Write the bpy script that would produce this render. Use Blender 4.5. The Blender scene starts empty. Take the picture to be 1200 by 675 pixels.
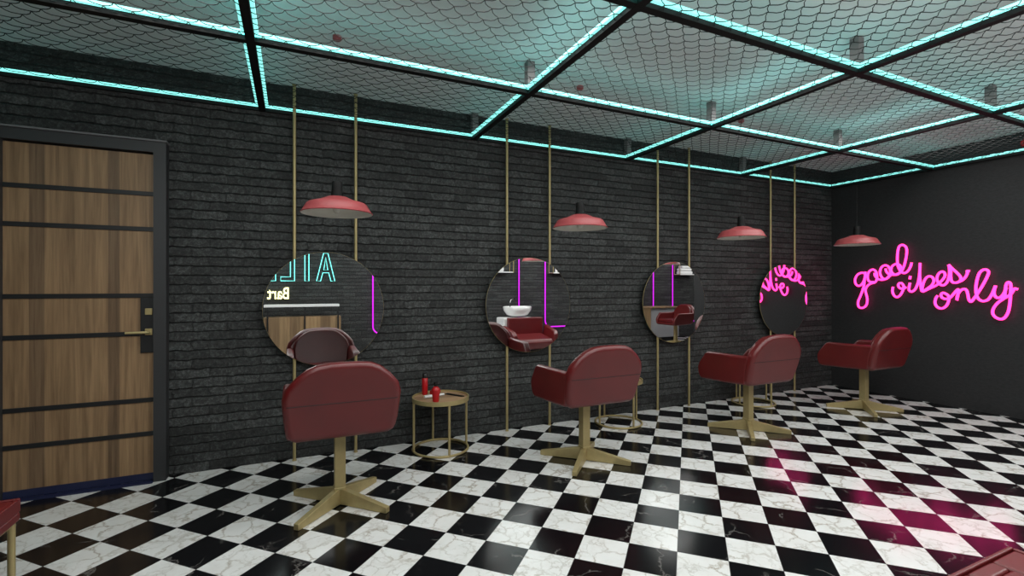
import bpy, bmesh, math, random
from mathutils import Vector, Matrix
random.seed(7)
PI = math.pi
scene = bpy.context.scene
COL = scene.collection
D = bpy.data

# ------------------------------------------------------------------ materials
def new_mat(name):
    m = D.materials.new(name); m.use_nodes = True
    nt = m.node_tree
    return m, nt, nt.nodes['Principled BSDF']

def N(nt, typ, **kw):
    n = nt.nodes.new(typ)
    for k, v in kw.items():
        if k.startswith('in_'):
            key = k[3:]
            key = int(key) if key.isdigit() else key
            n.inputs[key].default_value = v
        else:
            setattr(n, k, v)
    return n

def math_n(nt, op, a, b=None, c=None):
    n = nt.nodes.new('ShaderNodeMath'); n.operation = op
    for i, v in enumerate((a, b, c)):
        if v is None: continue
        if isinstance(v, (int, float)): n.inputs[i].default_value = v
        else: nt.links.new(v, n.inputs[i])
    return n.outputs[0]

def ramp(nt, fac, stops):
    r = nt.nodes.new('ShaderNodeValToRGB')
    e = r.color_ramp.elements
    while len(e) < len(stops): e.new(0.5)
    for el, (p, c) in zip(e, stops):
        el.position = p
        el.color = (*c, 1) if len(c) == 3 else c
    nt.links.new(fac, r.inputs[0])
    return r.outputs[0]

def mix(nt, fac, a, b, mode='MIX'):
    n = nt.nodes.new('ShaderNodeMix'); n.data_type = 'RGBA'; n.blend_type = mode
    for sock, v in ((n.inputs[0], fac), (n.inputs[6], a), (n.inputs[7], b)):
        if isinstance(v, (int, float)): sock.default_value = v
        elif isinstance(v, tuple): sock.default_value = (*v, 1) if len(v) == 3 else v
        else: nt.links.new(v, sock)
    return n.outputs[2]

def simple(name, col, rough=.5, metal=0., coat=0., bump=0., bscale=200., spec=.5, vary=.0, vscale=8.):
    m, nt, b = new_mat(name)
    b.inputs['Base Color'].default_value = (*col, 1)
    b.inputs['Roughness'].default_value = rough
    b.inputs['Metallic'].default_value = metal
    b.inputs['Coat Weight'].default_value = coat
    b.inputs['Specular IOR Level'].default_value = spec
    tc = N(nt, 'ShaderNodeTexCoord')
    no = N(nt, 'ShaderNodeTexNoise', in_Scale=vscale, in_Detail=4.)
    nt.links.new(tc.outputs['Object'], no.inputs['Vector'])
    if vary:
        dark = tuple(c * (1 - vary) for c in col); light = tuple(min(1, c * (1 + vary)) for c in col)
        nt.links.new(ramp(nt, no.outputs['Fac'], [(.3, dark), (.7, light)]), b.inputs['Base Color'])
    if bump:
        nb = N(nt, 'ShaderNodeTexNoise', in_Scale=bscale, in_Detail=3.)
        nt.links.new(tc.outputs['Object'], nb.inputs['Vector'])
        bp = N(nt, 'ShaderNodeBump', in_Strength=bump, in_Distance=.002)
        nt.links.new(nb.outputs['Fac'], bp.inputs['Height'])
        nt.links.new(bp.outputs[0], b.inputs['Normal'])
    return m

def emitter(name, col, strength):
    m, nt, b = new_mat(name)
    b.inputs['Base Color'].default_value = (*[min(.8, c) for c in col], 1)
    b.inputs['Roughness'].default_value = .4
    b.inputs['Emission Color'].default_value = (*col, 1)
    b.inputs['Emission Strength'].default_value = strength
    return m

TILE = 0.229654; U0 = 10.7463; V0 = -1.21765

def floor_mat():
    m, nt, b = new_mat('checker_marble')
    L = nt.links.new
    geo = N(nt, 'ShaderNodeNewGeometry')
    sep = N(nt, 'ShaderNodeSeparateXYZ'); L(geo.outputs['Position'], sep.inputs[0])
    k = 1 / math.sqrt(2) / TILE
    a = math_n(nt, 'SUBTRACT', math_n(nt, 'MULTIPLY', math_n(nt, 'ADD', sep.outputs[0], sep.outputs[1]), k), U0)
    c = math_n(nt, 'SUBTRACT', math_n(nt, 'MULTIPLY', math_n(nt, 'SUBTRACT', sep.outputs[0], sep.outputs[1]), k), V0)
    fa = math_n(nt, 'FLOOR', a); fc = math_n(nt, 'FLOOR', c)
    par = math_n(nt, 'PINGPONG', math_n(nt, 'ADD', fa, fc), 1.0)          # 0 white, 1 black
    cid = N(nt, 'ShaderNodeCombineXYZ'); L(fa, cid.inputs[0]); L(fc, cid.inputs[1])
    wn = N(nt, 'ShaderNodeTexWhiteNoise', noise_dimensions='2D'); L(cid.outputs[0], wn.inputs['Vector'])
    off = N(nt, 'ShaderNodeVectorMath', operation='SCALE'); L(wn.outputs['Color'], off.inputs[0]); off.inputs['Scale'].default_value = 40
    pos = N(nt, 'ShaderNodeVectorMath', operation='ADD'); L(geo.outputs['Position'], pos.inputs[0]); L(off.outputs[0], pos.inputs[1])
    def vein(scale, width, dist):
        n = N(nt, 'ShaderNodeTexNoise', in_Scale=scale, in_Detail=5., in_Roughness=.62, in_Distortion=dist)
        L(pos.outputs[0], n.inputs['Vector'])
        d = math_n(nt, 'ABSOLUTE', math_n(nt, 'SUBTRACT', n.outputs['Fac'], .5))
        return math_n(nt, 'SUBTRACT', 1.0, math_n(nt, 'SMOOTH_MIN', math_n(nt, 'DIVIDE', d, width), 1.0, .3)), n
    dn = N(nt, 'ShaderNodeTexNoise', in_Scale=7., in_Detail=5., in_Roughness=.65); L(pos.outputs[0], dn.inputs['Vector'])
    dv = N(nt, 'ShaderNodeVectorMath', operation='SUBTRACT'); L(dn.outputs['Color'], dv.inputs[0]); dv.inputs[1].default_value = (.5, .5, .5)
    ds = N(nt, 'ShaderNodeVectorMath', operation='SCALE'); L(dv.outputs[0], ds.inputs[0]); ds.inputs['Scale'].default_value = .16
    dp = N(nt, 'ShaderNodeVectorMath', operation='ADD'); L(pos.outputs[0], dp.inputs[0]); L(ds.outputs[0], dp.inputs[1])
    def crack(scale, width):
        vo = N(nt, 'ShaderNodeTexVoronoi', feature='DISTANCE_TO_EDGE', in_Scale=scale); L(dp.outputs[0], vo.inputs['Vector'])
        return ramp(nt, math_n(nt, 'DIVIDE', vo.outputs['Distance'], width), [(0, (1, 1, 1)), (.45, (.5, .5, .5)), (1, (0, 0, 0))])
    v1 = crack(7.0, .065); v2 = crack(14., .07); v3 = crack(3.4, .022)
    mask = N(nt, 'ShaderNodeTexNoise', in_Scale=6.0, in_Detail=2.); L(pos.outputs[0], mask.inputs['Vector'])
    mk = ramp(nt, mask.outputs['Fac'], [(.38, (.1, .1, .1)), (.58, (1, 1, 1))])
    mk2 = ramp(nt, mask.outputs['Fac'], [(.36, (1, 1, 1)), (.52, (0, 0, 0))])
    mk3 = ramp(nt, mask.outputs['Fac'], [(.50, (0, 0, 0)), (.62, (1, 1, 1))])
    cloud = ramp(nt, dn.outputs['Fac'], [(.3, (.70, .69, .67)), (.6, (.77, .77, .76))])
    white = mix(nt, math_n(nt, 'MULTIPLY', math_n(nt, 'MULTIPLY', v1, .85), mk), cloud, (.33, .285, .23))
    white = mix(nt, math_n(nt, 'MULTIPLY', math_n(nt, 'MULTIPLY', v2, .55), mk2), white, (.36, .33, .29))
    black = mix(nt, math_n(nt, 'MULTIPLY', math_n(nt, 'MULTIPLY', v3, .75), mk3), (.004, .004, .005), (.16, .15, .14))
    colr = mix(nt, par, white, black)
    def edge(x):
        f = math_n(nt, 'FRACT', x)
        return math_n(nt, 'MINIMUM', f, math_n(nt, 'SUBTRACT', 1.0, f))
    e = math_n(nt, 'MINIMUM', edge(a), edge(c))
    g = math_n(nt, 'LESS_THAN', e, .006)
    colr = mix(nt, math_n(nt, 'MULTIPLY', g, .8), colr, (.05, .05, .05))
    L(colr, b.inputs['Base Color'])
    b.inputs['Roughness'].default_value = .16
    b.inputs['Specular IOR Level'].default_value = .5
    return m

def brick_mat(name, ax='x', base=(.031, .0325, .032)):
    m, nt, b = new_mat(name)
    L = nt.links.new
    geo = N(nt, 'ShaderNodeNewGeometry')
    sep = N(nt, 'ShaderNodeSeparateXYZ'); L(geo.outputs['Position'], sep.inputs[0])
    u = sep.outputs[0] if ax == 'x' else sep.outputs[1]
    cb = N(nt, 'ShaderNodeCombineXYZ'); L(u, cb.inputs[0]); L(sep.outputs[2], cb.inputs[1])
    wob = N(nt, 'ShaderNodeTexNoise', in_Scale=15., in_Detail=5., in_Roughness=.6); L(geo.outputs['Position'], wob.inputs['Vector'])
    ws = N(nt, 'ShaderNodeVectorMath', operation='SUBTRACT'); L(wob.outputs['Color'], ws.inputs[0]); ws.inputs[1].default_value = (.5, .5, .5)
    wc = N(nt, 'ShaderNodeVectorMath', operation='MULTIPLY'); L(ws.outputs[0], wc.inputs[0]); wc.inputs[1].default_value = (.070, .034, 0)
    ad = N(nt, 'ShaderNodeVectorMath', operation='ADD'); L(cb.outputs[0], ad.inputs[0]); L(wc.outputs[0], ad.inputs[1])
    br = N(nt, 'ShaderNodeTexBrick', offset=.5, in_Scale=1.0)
    br.inputs['Color1'].default_value = (.2, .2, .2, 1); br.inputs['Color2'].default_value = (.8, .8, .8, 1)
    br.inputs['Mortar'].default_value = (.5, .5, .5, 1)
    br.inputs['Mortar Size'].default_value = .0055; br.inputs['Mortar Smooth'].default_value = .35
    br.inputs['Brick Width'].default_value = .212; br.inputs['Row Height'].default_value = .0654
    L(ad.outputs[0], br.inputs['Vector'])
    tone = ramp(nt, br.outputs['Color'], [(.15, tuple(c * .60 for c in base)), (.85, tuple(c * 1.55 for c in base))])
    fine = N(nt, 'ShaderNodeTexNoise', in_Scale=52., in_Detail=6., in_Roughness=.78); L(geo.outputs['Position'], fine.inputs['Vector'])
    big = N(nt, 'ShaderNodeTexNoise', in_Scale=9., in_Detail=3.); L(geo.outputs['Position'], big.inputs['Vector'])
    tone = mix(nt, .8, tone, ramp(nt, fine.outputs['Fac'], [(.34, (.22, .22, .22)), (.5, (.9, .9, .9)), (.64, (2.6, 2.6, 2.6))]), 'MULTIPLY')
    # the horizontal beds are deep with their shade painted dark, the vertical joints shallow
    sp2 = N(nt, 'ShaderNodeSeparateXYZ'); L(ad.outputs[0], sp2.inputs[0])
    fr = math_n(nt, 'FRACT', math_n(nt, 'DIVIDE', sp2.outputs[1], .0654))
    dist = math_n(nt, 'MINIMUM', fr, math_n(nt, 'SUBTRACT', 1.0, fr))
    bed = math_n(nt, 'SUBTRACT', 1.0, math_n(nt, 'MINIMUM', math_n(nt, 'DIVIDE', math_n(nt, 'ADD', dist, math_n(nt, 'MULTIPLY', math_n(nt, 'SUBTRACT', fine.outputs['Fac'], .5), .10)), .10), 1.0))
    bedv = math_n(nt, 'MULTIPLY', bed, ramp(nt, big.outputs['Fac'], [(.40, (.08, .08, .08)), (.60, (1, 1, 1))]))
    colr = mix(nt, math_n(nt, 'MULTIPLY', br.outputs['Fac'], .6), tone, tuple(c * .35 for c in base))
    colr = mix(nt, math_n(nt, 'MULTIPLY', bedv, .9), colr, tuple(c * .16 for c in base))
    L(colr, b.inputs['Base Color'])
    b.inputs['Roughness'].default_value = .62
    b.inputs['Specular IOR Level'].default_value = .35
    h = math_n(nt, 'SUBTRACT', math_n(nt, 'ADD', math_n(nt, 'MULTIPLY', fine.outputs['Fac'], .35), math_n(nt, 'MULTIPLY', wob.outputs['Fac'], .5)),
               math_n(nt, 'ADD', math_n(nt, 'MULTIPLY', bed, .9), math_n(nt, 'MULTIPLY', br.outputs['Fac'], .5)))
    bp = N(nt, 'ShaderNodeBump', in_Strength=.8, in_Distance=.014)
    L(h, bp.inputs['Height']); L(bp.outputs[0], b.inputs['Normal'])
    return m

def plaster_mat(name, col, contrast=.25, scale=30., rough=.7):
    m, nt, b = new_mat(name)
    L = nt.links.new
    geo = N(nt, 'ShaderNodeNewGeometry')
    mp = N(nt, 'ShaderNodeMapping'); mp.inputs['Scale'].default_value = (1, 1, 2.2); L(geo.outputs['Position'], mp.inputs[0])
    n = N(nt, 'ShaderNodeTexNoise', in_Scale=scale, in_Detail=6., in_Roughness=.65); L(mp.outputs[0], n.inputs['Vector'])
    L(ramp(nt, n.outputs['Fac'], [(.3, tuple(c * (1 - contrast) for c in col)), (.7, tuple(c * (1 + contrast) for c in col))]), b.inputs['Base Color'])
    b.inputs['Roughness'].default_value = rough
    b.inputs['Specular IOR Level'].default_value = .3
    bp = N(nt, 'ShaderNodeBump', in_Strength=.25, in_Distance=.004); L(n.outputs['Fac'], bp.inputs['Height']); L(bp.outputs[0], b.inputs['Normal'])
    return m

def wood_mat(name, light, dark, ax=0, plank=.1, seed=0., grain=2, bands=None):
    """planks side by side along axis ax, the grain running along axis `grain`"""
    m, nt, b = new_mat(name)
    L = nt.links.new
    geo = N(nt, 'ShaderNodeNewGeometry')
    sep = N(nt, 'ShaderNodeSeparateXYZ'); L(geo.outputs['Position'], sep.inputs[0])
    pid = math_n(nt, 'FLOOR', math_n(nt, 'DIVIDE', math_n(nt, 'ADD', sep.outputs[ax], seed), plank))
    wn = N(nt, 'ShaderNodeTexWhiteNoise', noise_dimensions='1D'); L(pid, wn.inputs['W'])
    sc = [38., 38., 38.]; sc[grain] = 1.6
    mp = N(nt, 'ShaderNodeMapping'); mp.inputs['Scale'].default_value = sc; L(geo.outputs['Position'], mp.inputs[0])
    off = N(nt, 'ShaderNodeVectorMath', operation='SCALE'); L(wn.outputs['Color'], off.inputs[0]); off.inputs['Scale'].default_value = 20
    ad = N(nt, 'ShaderNodeVectorMath', operation='ADD'); L(mp.outputs[0], ad.inputs[0]); L(off.outputs[0], ad.inputs[1])
    n = N(nt, 'ShaderNodeTexNoise', in_Scale=1.0, in_Detail=6., in_Roughness=.6, in_Distortion=.4); L(ad.outputs[0], n.inputs['Vector'])
    c = ramp(nt, n.outputs['Fac'], [(.28, dark), (.5, tuple((a + d) / 2 for a, d in zip(light, dark))), (.72, light)])
    t = ramp(nt, wn.outputs['Value'], [(0, (.52, .48, .47)), (.45, (.85, .85, .85)), (1, (1.12, 1.08, 1.0))])
    if bands:
        f = math_n(nt, 'DIVIDE', math_n(nt, 'ADD', sep.outputs[ax], 1.6), .8)
        rr = nt.nodes.new('ShaderNodeValToRGB'); rr.color_ramp.interpolation = 'CONSTANT'
        e = rr.color_ramp.elements
        while len(e) < len(bands): e.new(.5)
        for el, (p, v) in zip(e, bands): el.position = (p + 1.6) / .8; el.color = (v, v * .97, v * (.94 if v > .7 else 1.0), 1)
        L(f, rr.inputs[0]); t = rr.outputs[0]
    L(mix(nt, 1.0, c, t, 'MULTIPLY'), b.inputs['Base Color'])
    b.inputs['Roughness'].default_value = .5
    bp = N(nt, 'ShaderNodeBump', in_Strength=.15, in_Distance=.002); L(n.outputs['Fac'], bp.inputs['Height']); L(bp.outputs[0], b.inputs['Normal'])
    return m

M = dict(
    floor=floor_mat(),
    brick=brick_mat('dark_brick'), brick_y=brick_mat('dark_brick_side', 'y'),
    plaster=plaster_mat('charcoal_plaster', (.024, .024, .025)),
    ceiling=plaster_mat('ceiling_paint', (.70, .70, .70), .03, 4., .8),
    door_wood=wood_mat('door_oak', (.37, .235, .125), (.16, .094, .048), 0, .094, .03, bands=[(-1.6, .92), (-1.469, .62), (-1.397, 1.0), (-1.29, .94), (-1.18, 1.02), (-1.087, .60), (-1.026, 1.06), (-.93, 1.0)]),
    desk_wood=wood_mat('desk_oak', (.42, .28, .15), (.22, .135, .07), 0, .16, .2),
    top_wood=wood_mat('table_oak', (.56, .36, .21), (.36, .215, .12), 1, .12, .3, 0),
    black=simple('black_powder_coat', (.010, .010, .011), .45, bump=.1),
    beam=simple('matt_black_beam', (.004, .004, .004), .6, spec=.25),
    frame=simple('charcoal_frame', (.030, .030, .032), .5, bump=.1),
    ledge=simple('grey_ledge', (.15, .15, .155), .5),
    gold=simple('brushed_brass', (.44, .35, .165), .42, .45, bump=.05, vary=.06, vscale=30),
    leather=simple('oxblood_leather', (.120, .005, .006),     .37, spec=.75, bump=.18, bscale=420, vary=.12, vscale=5),
    piping=simple('seam_thread', (.020, .004, .004), .6),
    lamp_red=simple('red_enamel', (.33, .055, .060), .42, spec=.55, vary=.05),
    holder=simple('matt_black_holder', (.004, .004, .004), .6, spec=.2),
    lamp_white=simple('white_enamel', (.72, .70, .62), .45, vary=.04),
    mirror=simple('mirror_glass', (.92, .93, .93), .0, 1.0),
    led=emitter('cyan_led', (.29, 1.0, .91), 1.05),
    pink=emitter('pink_neon', (1.0, .036, .27), 2.7),
    purple=emitter('purple_neon', (.62, .010, .75), 1.0),
    cyan_neon=emitter('cyan_neon', (.20, 1.0, .90), 1.6),
    warm_neon=emitter('warm_neon', (1.0, .95, .45), 1.6),
    netting=simple('black_cord', (.008, .009, .009), .8),
    red_plastic=simple('red_plastic', (.42, .006, .010), .32, spec=.5),
    black_plastic=simple('black_plastic', (.008, .008, .008), .35),
    white_plastic=simple('white_plastic', (.75, .75, .74), .35),
    ceramic=simple('white_ceramic', (.86, .86, .85), .12, coat=.5),
    chrome=simple('chrome', (.75, .75, .76), .15, 1.0),
    towel=simple('white_towel', (.78, .78, .78), .9, bump=.5, bscale=300),
    stone=simple('white_counter', (.82, .82, .82), .3),
    grey_panel=simple('grey_panel', (.34, .34, .36), .5),
    steel=simple('grey_post', (.20, .175, .175), .7, spec=.2),
    navy=simple('navy_threshold', (.012, .016, .055), .5),
)

# ------------------------------------------------------------------ mesh helpers
def B(): return bmesh.new()

def add_box(bm, lo, hi, mat=None):
    vs = [bm.verts.new((x, y, z)) for x in (lo[0], hi[0]) for y in (lo[1], hi[1]) for z in (lo[2], hi[2])]
    if mat is not None:
        for v in vs: v.co = mat @ v.co
    for f in ((0, 1, 3, 2), (4, 6, 7, 5), (0, 4, 5, 1), (2, 3, 7, 6), (0, 2, 6, 4), (1, 5, 7, 3)):
        bm.faces.new([vs[i] for i in f])
    return vs

def add_prism(bm, pts, axis, lo, hi):
    """closed 2D outline extruded along axis; pts are the two other coordinates in xyz order"""
    def mk(p, t):
        if axis == 0: return (t, p[0], p[1])
        if axis == 1: return (p[0], t, p[1])
        return (p[0], p[1], t)
    a = [bm.verts.new(mk(p, lo)) for p in pts]; b = [bm.verts.new(mk(p, hi)) for p in pts]
    n = len(pts)
    bm.faces.new(a); bm.faces.new(list(reversed(b)))
    for i in range(n): bm.faces.new((a[i], b[i], b[(i + 1) % n], a[(i + 1) % n]))
    return a + b

def add_lathe(bm, prof, seg=40, c=(0, 0, 0), cap=True):
    rings = []
    for r, z in prof:
        if r < 1e-6: rings.append([bm.verts.new((c[0], c[1], c[2] + z))])
        else: rings.append([bm.verts.new((c[0] + r * math.cos(2 * PI * i / seg), c[1] + r * math.sin(2 * PI * i / seg), c[2] + z)) for i in range(seg)])
    for A, Bq in zip(rings, rings[1:]):
        for i in range(seg):
            j = (i + 1) % seg
            if len(A) == 1 and len(Bq) == 1: continue
            if len(A) == 1: bm.faces.new((A[0], Bq[j], Bq[i]))
            elif len(Bq) == 1: bm.faces.new((A[i], A[j], Bq[0]))
            else: bm.faces.new((A[i], A[j], Bq[j], Bq[i]))
    if cap:
        for R_ in (rings[0], rings[-1]):
            if len(R_) > 2: bm.faces.new(R_)

def catmull(pts, n=8, closed=False):
    P = [Vector(p) for p in pts]; out = []
    m = len(P)
    for i in range(m if closed else m - 1):
        if closed: p0, p1, p2, p3 = P[(i - 1) % m], P[i], P[(i + 1) % m], P[(i + 2) % m]
        else: p0, p1, p2, p3 = P[max(0, i - 1)], P[i], P[i + 1], P[min(m - 1, i + 2)]
        for k in range(n):
            t = k / n
            out.append(.5 * ((2 * p1) + (p2 - p0) * t + (2 * p0 - 5 * p1 + 4 * p2 - p3) * t * t + (3 * p1 - p0 - 3 * p2 + p3) * t ** 3))
    if not closed: out.append(P[-1])
    return out

def add_tube(bm, pts, r, seg=10, closed=False):
    P = [Vector(p) for p in pts]; n = len(P); rings = []
    prev = None
    for i in range(n):
        t = (P[(i + 1) % n] - P[i - 1]) if closed else (P[min(n - 1, i + 1)] - P[max(0, i - 1)])
        t.normalize()
        if prev is None:
            up = Vector((0, 0, 1)) if abs(t.z) < .9 else Vector((1, 0, 0))
            x = t.cross(up).normalized()
        else:
            x = prev - t * prev.dot(t)
            x = x.normalized() if x.length > 1e-6 else t.orthogonal().normalized()
        y = t.cross(x); prev = x
        rings.append([bm.verts.new(P[i] + (x * math.cos(2 * PI * k / seg) + y * math.sin(2 * PI * k / seg)) * r) for k in range(seg)])
    for i in range(n if closed else n - 1):
        A, Bq = rings[i], rings[(i + 1) % n]
        for k in range(seg):
            l = (k + 1) % seg
            bm.faces.new((A[k], A[l], Bq[l], Bq[k]))
    if not closed: bm.faces.new(list(reversed(rings[0]))); bm.faces.new(rings[-1])

def ring_pts(r, z, n=48, c=(0, 0)):
    return [(c[0] + r * math.cos(2 * PI * i / n), c[1] + r * math.sin(2 * PI * i / n), z) for i in range(n)]

def obj(name, bm, mat, parent=None, bevel=0, segs=3, smooth=True, angle=35):
    bmesh.ops.recalc_face_normals(bm, faces=bm.faces)
    me = D.meshes.new(name); bm.to_mesh(me); bm.free()
    if smooth:
        for p in me.polygons: p.use_smooth = True
        me.set_sharp_from_angle(angle=math.radians(angle if not bevel else 180))
    me.materials.append(mat)
    o = D.objects.new(name, me); COL.objects.link(o)
    if parent is not None: o.parent = parent
    if bevel:
        md = o.modifiers.new('bevel', 'BEVEL'); md.width = bevel; md.segments = segs; md.limit_method = 'ANGLE'; md.angle_limit = math.radians(40)
        md.harden_normals = True
    return o

def tag(o, label=None, cat=None, group=None, kind=None):
    if label: o['label'] = label
    if cat: o['category'] = cat
    if group: o['group'] = group
    if kind: o['kind'] = kind
    return o

def thing(name, loc, label, cat, group=None, rz=0):
    o = D.objects.new(name, None); COL.objects.link(o)
    o.location = loc; o.rotation_euler = (0, 0, rz); o.empty_display_size = .1
    return tag(o, label, cat, group)

def dup(root, loc, label, rz=None):
    r = root.copy(); COL.objects.link(r); r.location = loc
    if rz is not None: r.rotation_euler = (0, 0, rz)
    r['label'] = label
    for ch in list(root.children):
        c = ch.copy(); COL.objects.link(c); c.parent = r
        for g in list(ch.children):
            d = g.copy(); COL.objects.link(d); d.parent = c
    return r

def struct(name, bm, mat, label=None, cat=None, **kw):
    o = obj(name, bm, mat, None, **kw); o['kind'] = 'structure'
    if label: o['label'] = label
    if cat: o['category'] = cat
    return o

def box_bm(lo, hi):
    bm = B(); add_box(bm, lo, hi); return bm

# ------------------------------------------------------------------ room shell
WY = 3.95; FX = 6.46; CZ = 2.80; LX = -2.6; RY = -1.5; EX = 11.4; NY = 1.45
struct('floor', box_bm((LX - .1, RY - .1, -.1), (EX + .1, WY + .1, 0)), M['floor'], 'black and white marble checkerboard floor laid on the diagonal', 'floor')
struct('ceiling', box_bm((LX - .1, RY - .1, CZ), (EX + .1, WY + .1, CZ + .1)), M['ceiling'], 'pale grey ceiling above the black net', 'ceiling')
struct('wall_back', box_bm((LX - .1, WY, 0), (FX + .14, WY + .12, CZ)), M['brick'], 'long dark brick wall behind the round mirrors', 'wall')
bm = B(); add_prism(bm, [(FX, WY), (FX, NY), (EX, NY), (EX, NY + .14), (FX + .14, NY + .14), (FX + .14, WY)], 2, 0, CZ)
struct('wall_right', bm, M['plaster'], 'plain charcoal wall carrying the pink neon sign', 'wall', smooth=False)
struct('wall_left', box_bm((LX - .12, RY, 0), (LX, WY, CZ)), M['brick_y'], 'dark brick end wall at the left', 'wall')
struct('wall_rear', box_bm((LX - .1, RY - .12, 0), (EX + .1, RY, CZ)), M['brick'], 'dark brick wall seen only in the mirrors', 'wall')
struct('wall_end', box_bm((EX, RY, 0), (EX + .12, NY, CZ)), M['brick_y'], 'dark brick end wall far off in the mirrors', 'wall')

# ------------------------------------------------------------------ door
dx0, dx1, dz0, dz1 = -1.588, -.838, .055, 2.178
door = thing('door_1', (0, 0, 0), 'oak plank door with black crossbars in a charcoal frame', 'door'); door['kind'] = 'structure'
leaf = obj('door_leaf', box_bm((dx0, 3.90, dz0), (dx1, 3.948, dz1)), M['door_wood'], door)
for zr in ((1.883, 1.945), (1.653, 1.704), (1.222, 1.252), (.971, .999), (.517, .568), (.303, .333)):
    z = sum(zr) / 2
    obj('crossbar', box_bm((dx0 - .001, 3.893, z - .0145), (dx1 + .001, 3.915, z + .0145)), M['black'], door, bevel=.002)
bm = B()
add_box(bm, (dx1, 3.865, 0), (-.768, 3.95, 2.258)); add_box(bm, (dx0 - .07, 3.865, 0), (dx0, 3.95, 2.258))
add_box(bm, (dx0, 3.865, 2.188), (dx1, 3.95, 2.258))
obj('door_frame', bm, M['frame'], door, smooth=False)
obj('frame_ledge', box_bm((dx0 - .09, 3.852, 2.258), (-.762, 3.95, 2.270)), M['ledge'], door, bevel=.002)
obj('door_sweep', box_bm((dx0, 3.898, .008), (dx1, 3.948, dz0)), M['navy'], door)
obj('lock_plate', box_bm((-.912, 3.886, .858), (dx1, 3.900, 1.222)), M['black'], door, bevel=.002)
obj('lock_rosette', box_bm((-.886, 3.876, 1.109), (-.846, 3.888, 1.152)), M['gold'], door, bevel=.003)
hd = obj('handle', box_bm((-.886, 3.876, .975), (-.846, 3.888, 1.018)), M['gold'], door, bevel=.003)
bm = B(); add_tube(bm, [(-.864, 3.880, .996), (-.864, 3.842, .996), (-.872, 3.834, .996), (-.980, 3.834, .996)], .0085, 12)
obj('lever', bm, M['gold'], hd)
struct('trim_1', box_bm((dx0, 3.842, 0), (dx1, 3.895, .007)), M['navy'], 'navy threshold strip on the floor under the oak door', 'threshold', smooth=False)

# ------------------------------------------------------------------ suspended grid with LED strips, net
GZ0, GZ1 = 2.580, 2.612
grid = thing('suspended_light_grid', (0, 0, GZ1), 'black suspended ceiling grid edged with glowing cyan LED strips', 'light grid')
bxs = [-1.85, -.2, 1.445, 3.105, 4.765, 6.425]; bys = [3.939, 2.855, 1.75, .65, -.45]
hw = .022
def beam(lo, hi, strips):
    lo = Vector(lo) - Vector((0, 0, GZ1)); hi = Vector(hi) - Vector((0, 0, GZ1))
    o = obj('beam', box_bm(lo, hi), M['beam'], grid)
    for l, h in strips:
        l = Vector(l) - Vector((0, 0, GZ1)); h = Vector(h) - Vector((0, 0, GZ1))
        s = obj('led_strip', box_bm(l, h), M['led'], o)
        s['label'] = 'glowing cyan LED strip'
sz0, sz1 = 2.606, 2.624
for x in bxs:
    hi_y = 3.947
    st = []
    if x < 6.4: st.append(((x + hw, RY, sz0), (x + hw + .018, hi_y - .045, sz1)))
    st.append(((x - hw - .018, RY, sz0), (x - hw, hi_y - .045, sz1)))
    beam((x - hw, RY, GZ0), (x + hw, hi_y, GZ1), st)
for y in bys:
    hw, sw = (.009, .011) if y > 3.8 else (.022, .018)
    st = [((LX, y - hw - sw, sz0), (6.40, y - hw, sz1))]
    if y < 3.8: st.append(((LX, y + hw, sz0), (6.40, y + hw + .018, sz1)))
    beam((LX, y - hw, GZ0 + .001), (6.447, y + hw, GZ1 - .001), st)
hw = .022
for x in bxs[:-1]:
    for y in [3.922] + bys[1:]:
        bm = B(); add_box(bm, (x - .026, y - .026, 0), (x + .026, y + .026, CZ - GZ1))
        obj('hanger_post', bm, M['steel'], grid, smooth=False)

import numpy as np
def net():
    hx, hy = .0548, .0518
    x0, x1, y0, y1 = LX + .05, 6.40, RY + .05, 3.93
    z0 = 2.600
    ni, nj = int((x1 - x0) / hx), int((y1 - y0) / hy)
    V = []; F = []
    r = .0024; S = 3
    ang = [2 * PI * k / S + PI / 2 for k in range(S)]
    def knot(i, j):
        rr = random.Random(i * 9973 + j)
        return Vector((x0 + i * hx + rr.uniform(-.004, .004), y0 + j * hy + rr.uniform(-.004, .004), z0 + rr.uniform(-.002, .002)))
    K = {(i, j): knot(i, j) for i in range(ni + 1) for j in range(nj + 1) if (i + j) % 2 == 0}
    for (i, j), p in K.items():
        for di in (1, -1):
            q = K.get((i + di, j + 1))
            if q is None: continue
            d = (q - p); side = Vector((-d.y, d.x, 0)).normalized() * .004 * di
            base = len(V)
            pts = [p, p.lerp(q, .25) + Vector((0, 0, -.006)) + side, p.lerp(q, .5) + Vector((0, 0, -.0085)), p.lerp(q, .75) + Vector((0, 0, -.006)) - side, q]
            n = Vector((-d.y, d.x, 0)).normalized()
            for c in pts:
                for a in ang: V.append(c + n * (r * math.cos(a)) + Vector((0, 0, r * math.sin(a))))
            for s in range(4):
                for k in range(S):
                    l = (k + 1) % S
                    F.append((base + s * S + k, base + s * S + l, base + s * S + S + l, base + s * S + S + k))
        # the knot itself: a small lump
        b0 = len(V); kr = .0034
        for dv in ((kr, 0, 0), (0, kr, 0), (-kr, 0, 0), (0, -kr, 0), (0, 0, kr), (0, 0, -kr)): V.append(p + Vector(dv))
        for k in range(4):
            F.append((b0 + k, b0 + (k + 1) % 4, b0 + 4)); F.append((b0 + (k + 1) % 4, b0 + k, b0 + 5))
    me = D.meshes.new('ceiling_net'); me.from_pydata([tuple(v) for v in V], [], F); me.materials.append(M['netting'])
    o = D.objects.new('ceiling_net', me); COL.objects.link(o)
    tag(o, 'black diamond mesh net stretched across the glowing ceiling grid', 'net')
net()

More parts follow.
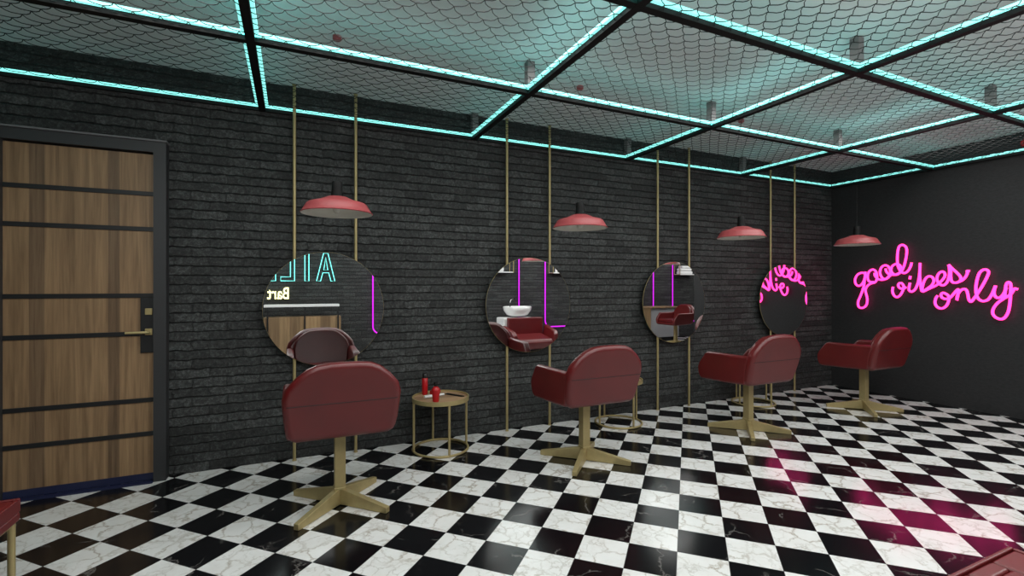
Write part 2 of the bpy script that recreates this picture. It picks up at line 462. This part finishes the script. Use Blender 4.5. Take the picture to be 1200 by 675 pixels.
# ------------------------------------------------------------------ mirrors on brass rods
MX = [.232, 1.967, 3.699, 5.437]
def make_mirror():
    t = thing('round_mirror', (MX[0], 3.905, 0), 'x', 'mirror', 'round mirrors on brass rods')
    R = .430; z = 1.128
    g = B()
    add_lathe(g, [(0, .0035), (R - .001, .0035), (R - .001, -.0035), (0, -.0035)], 96, cap=False)
    for v in g.verts: v.co = Vector((v.co.x, -.0165 - v.co.z, z + v.co.y))
    obj('mirror_glass', g, M['mirror'], t, angle=30)
    g = B(); add_lathe(g, [(R - .0012, -.0035), (R, -.0035), (R, .0030), (R - .0012, .0030), (R - .0012, -.0035)], 96, cap=False)
    for v in g.verts: v.co = Vector((v.co.x, -.0165 - v.co.z, z + v.co.y))
    obj('rim', g, M['gold'], t, angle=30)
    for s in (-1, 1):
        g = B(); add_tube(g, [(s * .2185, 0, 0), (s * .2185, 0, CZ)], .0115, 14)
        add_lathe(g, [(0, 0), (.016, 0), (.016, .006), (0, .006)], 20, (s * .2185, 0, 0), cap=False)
        add_lathe(g, [(0, 0), (.016, 0), (.016, .006), (0, .006)], 20, (s * .2185, 0, CZ - .006), cap=False)
        g2 = obj('rod', g, M['gold'], t)
        g = B(); add_box(g, (s * .2185 - .011, -.0135, z - .012), (s * .2185 + .011, 0, z + .012)); obj('bracket', g, M['gold'], g2)
    return t
mlab = ['round mirror on brass rods nearest the oak door, cyan letters in it',
        'round mirror on brass rods reflecting a white washbasin',
        'round mirror on brass rods reflecting a wood counter and stacked white towels',
        'round mirror on brass rods next to the corner, filled with pink neon']
m0 = make_mirror(); m0['label'] = mlab[0]
for x, l in zip(MX[1:], mlab[1:]): dup(m0, (x, 3.905, 0), l)

# ------------------------------------------------------------------ salon chairs
def outline_round(pts, n=6):
    return [(p.x, p.y) for p in catmull([(a, b, 0) for a, b in pts], n, True)]

def make_chair():
    t = thing('salon_chair', (.257, 3.02, 0), 'x', 'chair', 'red leather salon chairs facing the mirrors')
    # backrest: rounded trapezoid, leaning back
    half = [(.240, .456), (.282, .468), (.297, .545), (.306, .640), (.309, .705), (.292, .760), (.245, .815), (.190, .860), (.140, .882), (.07, .890)]
    pts = half + [(0, .891)] + [(-x, z) for x, z in reversed(half)]
    bm = B()
    vs = add_prism(bm, pts, 1, 0, .085)
    for v in vs: v.co.y += -.215 - (v.co.z - .458) * .26 - .02 * (abs(v.co.x) < 2)
    back = obj('backrest', bm, M['leather'], t, bevel=.038, segs=6)
    bm = B()
    ys = lambda z: -.235 - (z - .458) * .26
    z = .668
    add_tube(bm, [(-.300, ys(z) + .020, z), (-.280, ys(z) - .0005, z), (.280, ys(z) - .0005, z), (.300, ys(z) + .020, z)], .0026, 6)
    obj('seam', bm, M['piping'], back)
    # inner back pad
    ip = [(x * .80, .53 + (zz - .458) * .80) for x, zz in pts]
    bm = B(); vs = add_prism(bm, ip, 1, 0, .04)
    for v in vs: v.co.y += ys(v.co.z) + .078
    obj('back_pad', bm, M['leather'], t, bevel=.018, segs=4)
    # arms
    for s in (-1, 1):
        arm = [(-.195, .464), (.0, .452), (.270, .444), (.298, .455), (.314, .510), (.313, .555), (.290, .600), (.215, .690), (.190, .703), (.0, .706), (-.250, .712)]
        bm = B(); vs = add_prism(bm, arm, 0, -.032, .032)
        for v in vs: v.co.x = v.co.x + s * (.256 + (v.co.z - .46) * .09)
        obj('armrest', bm, M['leather'], t, bevel=.022, segs=4)
    # seat shell and cushion
    bm = B(); add_prism(bm, [(-.20, .458), (.285, .442), (.305, .470), (.300, .505), (-.20, .515)], 0, -.245, .245)
    obj('seat', bm, M['leather'], t, bevel=.014, segs=3)
    bm = B(); add_box(bm, (-.228, -.165, .505), (.228, .295, .572))
    cu = obj('seat_cushion', bm, M['leather'], t, bevel=.026, segs=4)
    bm = B()
    for x in (-.114, 0, .114): add_tube(bm, [(x, -.14, .5725), (x, .27, .5725)], .0022, 6)
    obj('seam', bm, M['piping'], cu)
    # swivel base
    bm = B(); add_box(bm, (-.031, -.031, .085), (.031, .031, .452)); obj('column', bm, M['gold'], t, bevel=.003, segs=2)
    bm = B(); add_box(bm, (-.10, -.10, .440), (.10, .10, .452)); obj('mount_plate', bm, M['black'], t, bevel=.002, segs=1)
    bm = B(); add_box(bm, (-.035, -.035, .092), (.035, .035, .108)); obj('collar', bm, M['gold'], t, bevel=.004, segs=2)
    for k in range(4):
        bm = B(); vs = add_prism(bm, [(.0, .004), (.10, .004), (.325, 0), (.340, .002), (.340, .034), (.10, .082), (.035, .095), (0, .095)], 1, -.019, .019)
        for v in vs:
            f = 1 - .15 * max(0, v.co.x) / .34
            v.co.y *= f
            v.co = Matrix.Rotation(PI / 4 + k * PI / 2, 3, 'Z') @ v.co
        obj('leg', bm, M['gold'], t, bevel=.003, segs=2)
    return t
CX = [.257, 1.985, 3.735, 5.475]
clab = ['red leather salon chair nearest the oak door, seen squarely from behind',
        'red leather salon chair in front of the mirror reflecting a washbasin',
        'red leather salon chair in front of the mirror reflecting stacked towels',
        'red leather salon chair in the far corner beside the pink neon sign']
ch0 = make_chair(); ch0['label'] = clab[0]
for x, l in zip(CX[1:], clab[1:]): dup(ch0, (x, 3.015, 0), l)

# ------------------------------------------------------------------ pendant lamps
def make_lamp():
    t = thing('pendant_lamp', (.244, 3.04, 1.735), 'x', 'lamp', 'red pendant lamps over the salon chairs')
    outer = [(.203, -.002), (.206, .002), (.198, .008), (.186, .030), (.172, .053), (.160, .062), (.105, .077), (.072, .092), (.058, .098), (.030, .100)]
    inner = [(.030, .094), (.056, .092), (.100, .071), (.156, .056), (.167, .049), (.181, .026), (.195, .002), (.203, -.002)]
    bm = B(); add_lathe(bm, outer, 56, cap=False); sh = obj('lamp_shade', bm, M['lamp_red'], t, angle=60)
    bm = B(); add_lathe(bm, inner, 56, cap=False); o = obj('shade_lining', bm, M['lamp_white'], sh, angle=60); o['label'] = 'white enamel inside of the shade'
    bm = B(); add_lathe(bm, [(0, .0), (.014, .003), (.028, .022), (.030, .040), (.022, .062), (.013, .075), (.013, .095), (0, .095)], 24, cap=False)
    obj('bulb', bm, M['lamp_white'], t)
    bm = B(); add_lathe(bm, [(0, .095), (.037, .095), (.036, .104), (.032, .125), (.0305, .150), (.0305, .186), (.028, .190), (0, .190)], 28, cap=False)
    obj('lamp_holder', bm, M['holder'], t, angle=40)
    bm = B(); add_tube(bm, [(0, 0, .188), (0, 0, CZ - 1.735 - .015)], .0006, 6); obj('cord', bm, M['black_plastic'], t)
    bm = B(); add_lathe(bm, [(0, CZ - 1.735), (.026, CZ - 1.735), (.026, CZ - 1.755), (.018, CZ - 1.762), (0, CZ - 1.762)], 24, cap=False)
    obj('ceiling_rose', bm, M['lamp_red'], t, angle=40)
    return t
LXs = [.244, 1.962, 3.675, 5.395]
llab = ['red enamel pendant lamp hanging over the chair nearest the oak door',
        'red enamel pendant lamp beside the rods of the washbasin mirror',
        'red enamel pendant lamp between the rods of the two far mirrors',
        'red enamel pendant lamp in the corner, just left of the pink neon']
l0 = make_lamp(); l0['label'] = llab[0]
for x, l in zip(LXs[1:], llab[1:]): dup(l0, (x, 3.04, 1.735), l)

# ------------------------------------------------------------------ side tables
def make_table():
    t = thing('side_table', (1.075, 3.695, 0), 'x', 'table', 'round brass side tables between the chairs')
    R = .222
    bm = B(); add_lathe(bm, [(0, .398), (R - .004, .398), (R - .004, .412), (0, .412)], 64, cap=False); o = obj('tabletop', bm, M['top_wood'], t, angle=40); o['label'] = 'wooden inset top'
    bm = B(); add_lathe(bm, [(R - .006, .392), (R + .003, .392), (R + .003, .424), (R - .006, .424), (R - .006, .392)], 64, cap=False); obj('rim', bm, M['gold'], t, angle=40)
    bm = B(); add_tube(bm, ring_pts(R - .005, .010, 64), .0095, 10, True); obj('base_ring', bm, M['gold'], t)
    for k in range(4):
        a = k * PI / 2 + .02
        bm = B(); add_tube(bm, [((R - .005) * math.cos(a), (R - .005) * math.sin(a), .012), ((R - .005) * math.cos(a), (R - .005) * math.sin(a), .396)], .0095, 12)
        obj('leg', bm, M['gold'], t)
    return t
tb0 = make_table(); tb0['label'] = 'round brass side table with red bottles on its wooden top'
dup(tb0, (2.815, 3.695, 0), 'round brass side table half hidden behind the second salon chair')
dup(tb0, (4.655, 3.695, 0), 'round brass side table behind the third salon chair, only base showing')
TZ = .4125
b1 = thing('bottle', (.985, 3.845, TZ), 'tall straight red bottle with black cap at back of table', 'bottle')
bm = B(); add_lathe(bm, [(0, 0), (.021, 0), (.0235, .004), (.0235, .130), (.019, .136), (0, .136)], 28, cap=False); obj('body', bm, M['red_plastic'], b1, angle=40)
bm = B(); add_lathe(bm, [(0, .136), (.020, .136), (.020, .168), (.017, .172), (0, .172)], 28, cap=False); obj('cap', bm, M['black_plastic'], b1, angle=40)
b2 = thing('bottle', (1.0, 3.57, TZ), 'curvy red bottle with slim black top at front of table', 'bottle')
bm = B(); add_lathe(bm, [(0, 0), (.022, 0), (.025, .006), (.027, .045), (.033, .085), (.032, .098), (.018, .113), (.012, .118), (0, .118)], 28, cap=False); obj('body', bm, M['red_plastic'], b2, angle=40)
bm = B(); add_lathe(bm, [(0, .118), (.011, .118), (.012, .135), (.017, .137), (.017, .150), (0, .152)], 20, cap=False); add_tube(bm, [(0, 0, .146), (.028, -.005, .146)], .004, 8); obj('pump', bm, M['black_plastic'], b2, angle=40)
def lying(name, p, q, r0, r1, mat, label, cat):
    p, q = Vector(p), Vector(q); d = q - p
    bm = B(); add_lathe(bm, [(0, 0), (r0 * .9, 0), (r0, .004), (r0, d.length * .72), (r1, d.length * .78), (r1, d.length - .002), (0, d.length)], 20, cap=False)
    rot = d.to_track_quat('Z', 'Y').to_matrix().to_4x4()
    for v in bm.verts: v.co = rot @ v.co
    o = obj(name, bm, mat, None, angle=40); o.location = p
    return tag(o, label, cat)
lying('tube', (.945, 3.70, TZ + .0125), (1.115, 3.735, TZ + .0125), .012, .0095, M['white_plastic'], 'thin white tube lying across the brass side table', 'tube')
lying('spray_can', (1.025, 3.80, TZ + .020), (1.105, 3.83, TZ + .020), .020, .016, M['red_plastic'], 'short red canister lying on its side behind the white tube', 'canister')
bm = B()
add_box(bm, (-.09, .004, 0), (.09, .016, .006))
for k in range(44): add_box(bm, (-.088 + k * .004, -.014, .001), (-.0865 + k * .004, .005, .005))
o = obj('comb', bm, M['black_plastic'], None, smooth=False); o.location = (1.195, 3.71, TZ); o.rotation_euler = (0, 0, math.radians(-58))
tag(o, 'black comb lying on the right of the brass side table', 'comb')

# ------------------------------------------------------------------ pink neon sign on the right wall
FPX, YAW, HZ = 558.8, math.radians(20.273), 335.2
aX = YAW + PI / 4
cXq, sXq = math.cos(aX), math.sin(aX); cYq, sYq = math.cos(aX - PI / 2), math.sin(aX - PI / 2)
def on_sign(zx, zy):
    """letter stroke point measured on the sign -> (y, z) on the wall"""
    px, py = 990 + zx / 5.624, 270 + zy / 5.624
    r, u = (px - 600) / FPX, (HZ - py) / FPX
    q = (cXq + r * sXq, cYq + r * sYq, u); k = (FX - .035) / q[0]
    return (FX - .035, q[1] * k, 1.3 + q[2] * k)
strokes = {
 'good': [
  [(134, 285), (112, 279), (84, 292), (68, 322), (72, 352), (92, 366), (116, 350), (132, 312), (136, 272), (130, 330), (124, 372), (106, 425), (88, 470), (92, 503), (116, 511), (142, 492), (148, 450), (136, 395), (150, 365), (172, 350), (198, 342), (212, 318), (207, 276), (186, 258), (160, 272), (150, 305), (160, 336), (190, 340)],
  [(196, 280), (200, 300), (222, 322), (258, 324), (288, 304), (300, 272), (288, 240), (264, 230), (240, 246), (232, 280), (246, 312), (272, 320), (302, 296), (322, 286)],
  [(268, 252), (278, 278), (300, 290), (340, 292), (362, 280), (374, 258), (360, 228), (334, 222), (310, 240), (306, 268), (326, 290), (352, 284), (378, 262), (396, 215), (408, 150), (404, 112), (382, 96), (360, 104), (350, 135), (346, 190), (352, 240), (372, 274), (398, 280), (420, 262), (434, 236), (440, 212)],
 ],
 'vibes': [
  [(318, 372), (314, 400), (324, 428), (344, 440), (364, 428), (380, 402), (388, 372), (378, 350), (360, 348), (352, 362), (362, 380), (384, 384), (404, 374)],
  [(430, 345), (424, 372), (424, 394), (440, 404), (460, 392), (474, 368), (486, 330), (494, 270), (496, 214), (494, 290), (500, 360), (508, 402), (514, 360), (532, 318), (556, 302), (580, 312), (586, 336), (572, 362), (540, 386), (514, 404), (560, 382), (606, 360), (640, 330), (660, 300), (654, 276), (632, 274), (612, 296), (608, 326), (622, 352), (648, 362), (672, 344), (688, 300), (690, 258), (684, 226)],
  [(684, 226), (706, 250), (738, 278), (762, 306), (762, 330), (738, 344), (712, 342), (700, 322), (698, 280), (700, 250)],
  [(738, 344), (772, 330), (796, 306), (808, 280), (806, 268), (822, 268)],
  [(432, 300), (428, 322)],
 ],
 'only': [
  [(612, 430), (598, 452), (596, 484), (614, 508), (642, 514), (668, 498), (684, 466), (684, 434), (666, 418), (646, 412), (634, 424), (640, 442), (664, 452), (692, 444), (716, 420), (736, 396), (748, 390), (746, 420), (738, 460), (744, 425), (764, 396), (788, 386), (804, 398), (812, 428), (818, 456), (832, 470), (852, 448), (880, 408), (912, 356), (938, 306), (948, 276), (936, 260), (912, 260), (888, 280), (872, 324), (864, 376), (868, 424), (884, 454), (912, 466), (944, 456), (968, 424), (984, 388), (994, 364), (984, 398), (986, 426), (1004, 444), (1030, 438), (1052, 410), (1064, 376)],
  [(1054, 440), (1058, 390), (1066, 352), (1082, 342), (1094, 360), (1092, 420), (1088, 480), (1076, 540), (1050, 578), (1020, 584), (988, 568), (974, 542), (982, 510), (1010, 476), (1050, 448), (1090, 424), (1110, 398), (1118, 384), (1140, 388)],
 ],
}
sign = thing('neon_sign', (FX, 2.9, 1.3), "pink neon script reading good vibes only on the charcoal wall", 'neon sign')
for word, sts in strokes.items():
    bm = B()
    for s in sts: add_tube(bm, catmull([Vector(on_sign(*p)) - Vector((FX, 2.9, 1.3)) for p in s], 5), .0128, 10)
    obj('neon_word', bm, M['pink'], sign, angle=80)['label'] = 'the word ' + word
bm = B()
for p in ((110, 280), (262, 231), (382, 96), (344, 440), (496, 216), (640, 275), (642, 514), (920, 259), (1022, 584), (1084, 343)):
    q = Vector(on_sign(*p)) - Vector((FX, 2.9, 1.3)); add_tube(bm, [q, (0, q.y, q.z)], .004, 8)
obj('standoff', bm, M['black'], sign)['kind'] = 'stuff'

o = B(); add_lathe(o, [(0, 0), (.045, 0), (.045, .02), (.032, .045), (.012, .052), (0, .052)], 28, cap=False)
for v in o.verts: v.co = Vector((-v.co.z, v.co.y, v.co.x))
o = obj('alarm_sounder', o, M['red_plastic'], None, angle=40); o.location = (FX, 2.105, 2.685)
tag(o, 'small round red fixture high on the charcoal wall', 'alarm')

# ------------------------------------------------------------------ waiting benches
def make_bench(w, d):
    t = thing('waiting_bench', (0, 0, 0), 'x', 'bench', 'red tufted benches on brass legs')
    n = 6; g = .003
    bm = B(); add_box(bm, (0, -d, .375), (w, 0, .412)); obj('seat_base', bm, M['leather'], t, bevel=.010)
    for lo, hi in (((0, -.013, .410), (w, 0, .464)), ((0, -d, .410), (w, -d + .013, .464)), ((w - .013, -d + .013, .410), (w, -.013, .464)), ((0, -d + .013, .410), (.013, -.013, .464))):
        obj('welt', box_bm(lo, hi), M['leather'], t, bevel=.005)
    cw = (w - .026) / n
    for k in range(n):
        x0 = .013 + k * cw
        rows = [(-d + .015, -.015)] if k % 2 else [(-.062, -.015), (-d + .015, -.062)]
        for ya, yb in rows:
            bm = B(); add_box(bm, (x0 + g / 2, ya + g / 2, .410), (x0 + cw - g / 2, yb - g / 2, .462))
            obj('seat_cushion', bm, M['leather'], t, bevel=.010, segs=4)
    for x in (.02, w - .02):
        for y in (-d + .02, -.02):
            bm = B(); add_tube(bm, [(x, y, 0), (x, y, .376)], .012, 12); obj('leg', bm, M['gold'], t)
    bm = B(); add_tube(bm, [(.02, -.02, .366), (w - .02, -.02, .366), (w - .02, -d + .02, .366), (.02, -d + .02, .366)], .008, 8, True); obj('rail', bm, M['gold'], t)
    return t
be = make_bench(.92, .46); be.location = (2.096 - .92, .727, 0); be['label'] = 'red leather bench corner at the bottom right edge'
dup(be, (-.975 - .92, 2.525, 0), 'red leather bench corner with a brass leg at the bottom left edge')

# ------------------------------------------------------------------ the rear side of the room (seen in the mirrors)
def neon_thing(name, pts_lists, r, mat, label, cat, part='neon_tube', group=None):
    loc = Vector(pts_lists[0][0])
    bm = B()
    for p in pts_lists: add_tube(bm, [Vector(q) - loc for q in p], r, 10, False)
    o = obj(name, bm, mat, None, angle=80); o.location = loc
    return tag(o, label, cat, group)
def letter(polys, x_left, w, z0, h):
    """outline letter on the rear wall; x runs to the left seen from inside"""
    return [[(x_left - a * w, RY + .03, z0 + b * h) for a, b in p] for p in polys]
ny = RY + .03
s2 = thing('neon_sign', (.25, RY, 1.62), 'cyan outline neon letters, seen back to front in the first mirror', 'neon sign')
A_ = [[(0, 0), (.38, 1), (.62, 1), (1, 0), (.78, 0), (.66, .30), (.34, .30), (.22, 0), (0, 0)], [(.39, .40), (.5, .86), (.61, .40), (.39, .40)]]
I_ = [[(0, 0), (0, 1), (1, 1), (1, 0), (0, 0)]]
L_ = [[(0, 0), (0, 1), (.30, 1), (.30, .14), (1, .14), (1, 0), (0, 0)]]
for nm, polys, x, w in (('A', A_, .703, .31), ('I', I_, .268, .066), ('L', L_, .035, .22), ('L', L_, -.265, .22)):
    bm = B()
    for p in letter(polys, x, w, 1.39, .50):
        p2 = [Vector(q) - Vector((.25, RY, 1.62)) for q in p]
        add_tube(bm, p2[:-1], .0062, 8, True)
    obj('neon_letter', bm, M['cyan_neon'], s2, angle=80)
def text_obj(txt, size, name, mat, label, cat):
    cu = D.curves.new('tmp', 'FONT'); cu.body = txt; cu.size = size; cu.extrude = .008; cu.offset = .004
    o = D.objects.new('tmp', cu); COL.objects.link(o)
    dg = bpy.context.evaluated_depsgraph_get()
    me = D.meshes.new_from_object(o.evaluated_get(dg)); D.objects.remove(o); D.curves.remove(cu)
    me.name = name; me.materials.clear(); me.materials.append(mat)
    r = D.objects.new(name, me); COL.objects.link(r)
    return tag(r, label, cat)
bt = text_obj('Bart', .29, 'neon_sign', M['warm_neon'], 'small yellow lit lettering below the cyan letters in the mirror', 'neon sign')
bt.location = (-.045, RY + .02, 1.075); bt.rotation_euler = (PI / 2, 0, PI); bt.scale = (.70, 1, 1)

def arc(c, r, a0, a1, n=8): return [(c[0] + r * math.cos(a0 + (a1 - a0) * i / n), ny, c[1] + r * math.sin(a0 + (a1 - a0) * i / n)) for i in range(n + 1)]
def utube(xa, xb, zb, zt, r=.14):
    return [(xa, ny, zt)] + arc((xa + r, zb + r), r, PI, 1.5 * PI) + arc((xb - r, zb + r), r, 1.5 * PI, 2 * PI) + [(xb, ny, zt)]
neon_thing('wall_mounted_neon_tube', [utube(1.375, 4.42, .40, 2.25)], .013, M['purple'], 'purple neon tube bent in a wide U, seen in the first two mirrors', 'neon tube')
neon_thing('wall_mounted_neon_tube', [utube(5.06, 8.10, .40, 2.25)], .013, M['purple'], 'purple neon tube bent in a U right of the washbasin in the mirror', 'neon tube')
neon_thing('wall_mounted_neon_tube', [utube(8.72, 11.1, .40, 2.25)], .013, M['purple'], 'purple neon tube nearest the stacked towels in the third mirror', 'neon tube')

# reception desk
dk = thing('reception_desk', (.17, RY + .40, 0), 'oak fronted reception desk with raised white counter, in the first mirror', 'desk')
bm = B(); add_box(bm, (-.60, -.27, 0), (.60, .02, .775)); obj('body', bm, M['desk_wood'], dk, bevel=.003)
bm = B(); add_box(bm, (-.60, -.16, .945), (.575, .045, .988)); obj('counter', bm, M['stone'], dk, bevel=.005)['label'] = 'white raised counter'
for x in (-.545, .02, .555):
    bm = B(); add_box(bm, (x - .012, .021, 0), (x + .012, .041, .955)); obj('post', bm, M['black'], dk)
bm = B(); add_box(bm, (-.585, .021, .935), (.57, .041, .955)); obj('rail', bm, M['black'], dk)

# backwash unit
bw = thing('backwash_chair', (4.04, -.35, 0), 'red shampoo chair with a white washbasin behind it, in the second mirror', 'shampoo chair')
bm = B(); add_box(bm, (-.41, -.50, 0), (.24, -.13, .69)); obj('pedestal', bm, M['stone'], bw, bevel=.02)
bm = B(); add_lathe(bm, [(0, -.155), (.10, -.15), (.20, -.11), (.255, -.03), (.27, .045), (.255, .05), (.235, .0), (.17, -.09), (0, -.12)], 40, (0, 0, 0), cap=False)
for v in bm.verts: v.co = Vector((v.co.x * 1.1 - .02, v.co.y * .85 - .36, v.co.z + .85))
bs = obj('basin', bm, M['ceramic'], bw, angle=80); bs['label'] = 'white ceramic bowl'
bm = B(); add_tube(bm, catmull([(-.10, -.53, .85), (-.10, -.54, .97), (-.08, -.51, 1.04), (-.06, -.44, 1.04)], 6), .014, 10); obj('faucet', bm, M['chrome'], bs)
bm = B(); add_box(bm, (-.36, -.12, .20), (.36, .0, .70)); obj('backrest', bm, M['leather'], bw, bevel=.02)
bm = B(); add_prism(bm, [(-.02, .40), (.42, .33), (.46, .27), (.43, .15), (-.02, .15)], 0, -.33, .33); obj('seat', bm, M['leather'], bw, bevel=.02)
for s in (-1, 1):
    bm = B(); vq = add_prism(bm, [(-.06, .56), (.36, .47), (.42, .40), (.40, .12), (-.06, .12)], 0, -.045, .045)
    for v in vq: v.co.x += s * (.37 + (v.co.z - .12) * .18)
    obj('armrest', bm, M['leather'], bw, bevel=.025)
bm = B(); add_box(bm, (-.26, -.05, 0), (.26, .34, .15)); obj('plinth', bm, M['black'], bw)
lr = dup(l0, (3.83, .35, 1.735), 'red enamel pendant lamp whose shade shows at the top of the second mirror'); lr['group'] = 'red pendant lamps over the rear row'
lr = dup(l0, (6.93, .35, 1.735), 'red enamel pendant lamp whose shade shows at the top of the third mirror'); lr['group'] = 'red pendant lamps over the rear row'

# counter with a chair beside it, far right in the third mirror
ct = thing('manicure_counter', (7.75, RY + .55, 0), 'wood topped counter with grey front, in the third mirror', 'counter')
bm = B(); add_box(bm, (-.65, -.45, .0), (-.22, .05, .785)); obj('body', bm, M['desk_wood'], ct, bevel=.003)
bm = B(); add_box(bm, (-.22, -.45, .10), (.65, .02, .785)); obj('front_panel', bm, M['grey_panel'], ct, bevel=.003)
bm = B(); add_box(bm, (-.66, -.46, .785), (.66, .06, .812)); obj('worktop', bm, M['desk_wood'], ct, bevel=.003)
bm = B(); add_box(bm, (-.22, -.40, .0), (.62, -.05, .10)); obj('plinth', bm, M['black'], ct)
cr2 = dup(ch0, (7.75, -.35, 0), 'red salon chair seen side on at the wood counter in the third mirror', PI / 2)
cr2['group'] = 'red salon chairs along the rear wall'

# wall shelves
def make_shelf():
    t = thing('wall_shelf', (3.96, RY, 1.58), 'x', 'shelf', 'white shelves on brass brackets')
    bm = B(); add_box(bm, (-.25, .0, 0), (.25, .20, .02)); obj('shelf_board', bm, M['stone'], t, bevel=.002)
    for s in (-1, 1):
        bm = B()
        for p, q in (((s * .252, .008, 0), (s * .252, .008, .25)), ((s * .252, .198, 0), (s * .252, .198, .25)), ((s * .252, .008, .25), (s * .252, .198, .25)), ((s * .252, .008, .006), (s * .252, .198, .006))):
            add_tube(bm, [p, q], .008, 8)
        obj('bracket', bm, M['gold'], t)
    return t
s0 = make_shelf(); s0['label'] = 'white wall shelf at the upper left of the second mirror'
dup(s0, (5.42, RY, 1.58), 'white wall shelf at the upper right of the second mirror')
dup(s0, (9.05, RY, 1.58), 'white wall shelf holding stacked towels in the third mirror')
def towel(loc, w, h, label):
    bm = B(); add_box(bm, (-w / 2, -.075, 0), (w / 2, .075, h))
    o = obj('towel', bm, M['towel'], None, bevel=.028, segs=4); o.location = loc
    return tag(o, label, 'towel', 'folded white towels on the shelves')
towel((9.05, RY + .10, 1.60), .42, .075, 'white folded towel at the bottom of the stack in the third mirror')
towel((9.04, RY + .10, 1.675), .38, .070, 'white folded towel in the middle of the stack in the third mirror')
towel((9.05, RY + .10, 1.745), .30, .065, 'white folded towel on top of the stack in the third mirror')
towel((3.90, RY + .10, 1.60), .22, .10, 'white folded towel on the shelf left in the second mirror')
for nm, x in (('bottle', 5.30),):
    bm = B(); add_lathe(bm, [(0, 0), (.03, 0), (.03, .09), (.012, .12), (.012, .15), (0, .15)], 20, cap=False)
    o = obj('bottle', bm, M['white_plastic'], None, angle=40); o.location = (x, RY + .1, 1.60); tag(o, 'small white bottle on the shelf right in the second mirror', 'bottle')

# ------------------------------------------------------------------ lights
def area(name, loc, sx, sy, power, col=(1, 1, 1), rot=(0, 0, 0), spread=PI):
    l = D.lights.new(name, 'AREA'); l.shape = 'RECTANGLE'; l.size = sx; l.size_y = sy; l.energy = power; l.color = col; l.spread = spread
    o = D.objects.new(name, l); COL.objects.link(o); o.location = loc; o.rotation_euler = rot
    return o
area('overhead_fill_light', (2.6, .2, 2.77), 8.0, 2.0, 95, (1, .985, .96))  # added soft overhead fill without fixtures, brightens floor and rear wall evenly
area('overhead_fill_light', (2.4, 2.3, 2.77), 7.0, .8, 70, (1, .985, .96))
area('overhead_fill_light', (9.0, 0, 2.77), 3.0, 1.6, 30, (1, .985, .96))
for x, p in ((-.9, 42), (2.4, 52), (5.6, 42), (9.2, 24)):  # added unseen fill points, lift the walls and the brick above the grid
    l = D.lights.new('point_fill_light', 'POINT'); l.energy = p; l.shadow_soft_size = .35; l.color = (1, .985, .96)
    o = D.objects.new('point_fill_light', l); COL.objects.link(o); o.location = (x, .1, 2.2)

w = D.worlds.new('world'); scene.world = w; w.use_nodes = True
w.node_tree.nodes['Background'].inputs[0].default_value = (.5, .52, .55, 1)
w.node_tree.nodes['Background'].inputs[1].default_value = .05

# ------------------------------------------------------------------ camera, view
cam = D.cameras.new('camera'); co = D.objects.new('camera', cam); COL.objects.link(co)
cam.sensor_width = 36; cam.lens = FPX / 1200 * 36; cam.shift_y = -(337.5 - HZ) / 1200
cam.clip_start = .02
co.location = (0, 0, 1.3); co.rotation_euler = (PI / 2, 0, -math.atan2(cXq, cYq))
scene.camera = co
vs = scene.view_settings
vs.view_transform = 'Standard'; vs.look = 'None'; vs.gamma = 1; vs.exposure = .12; vs.use_curve_mapping = False
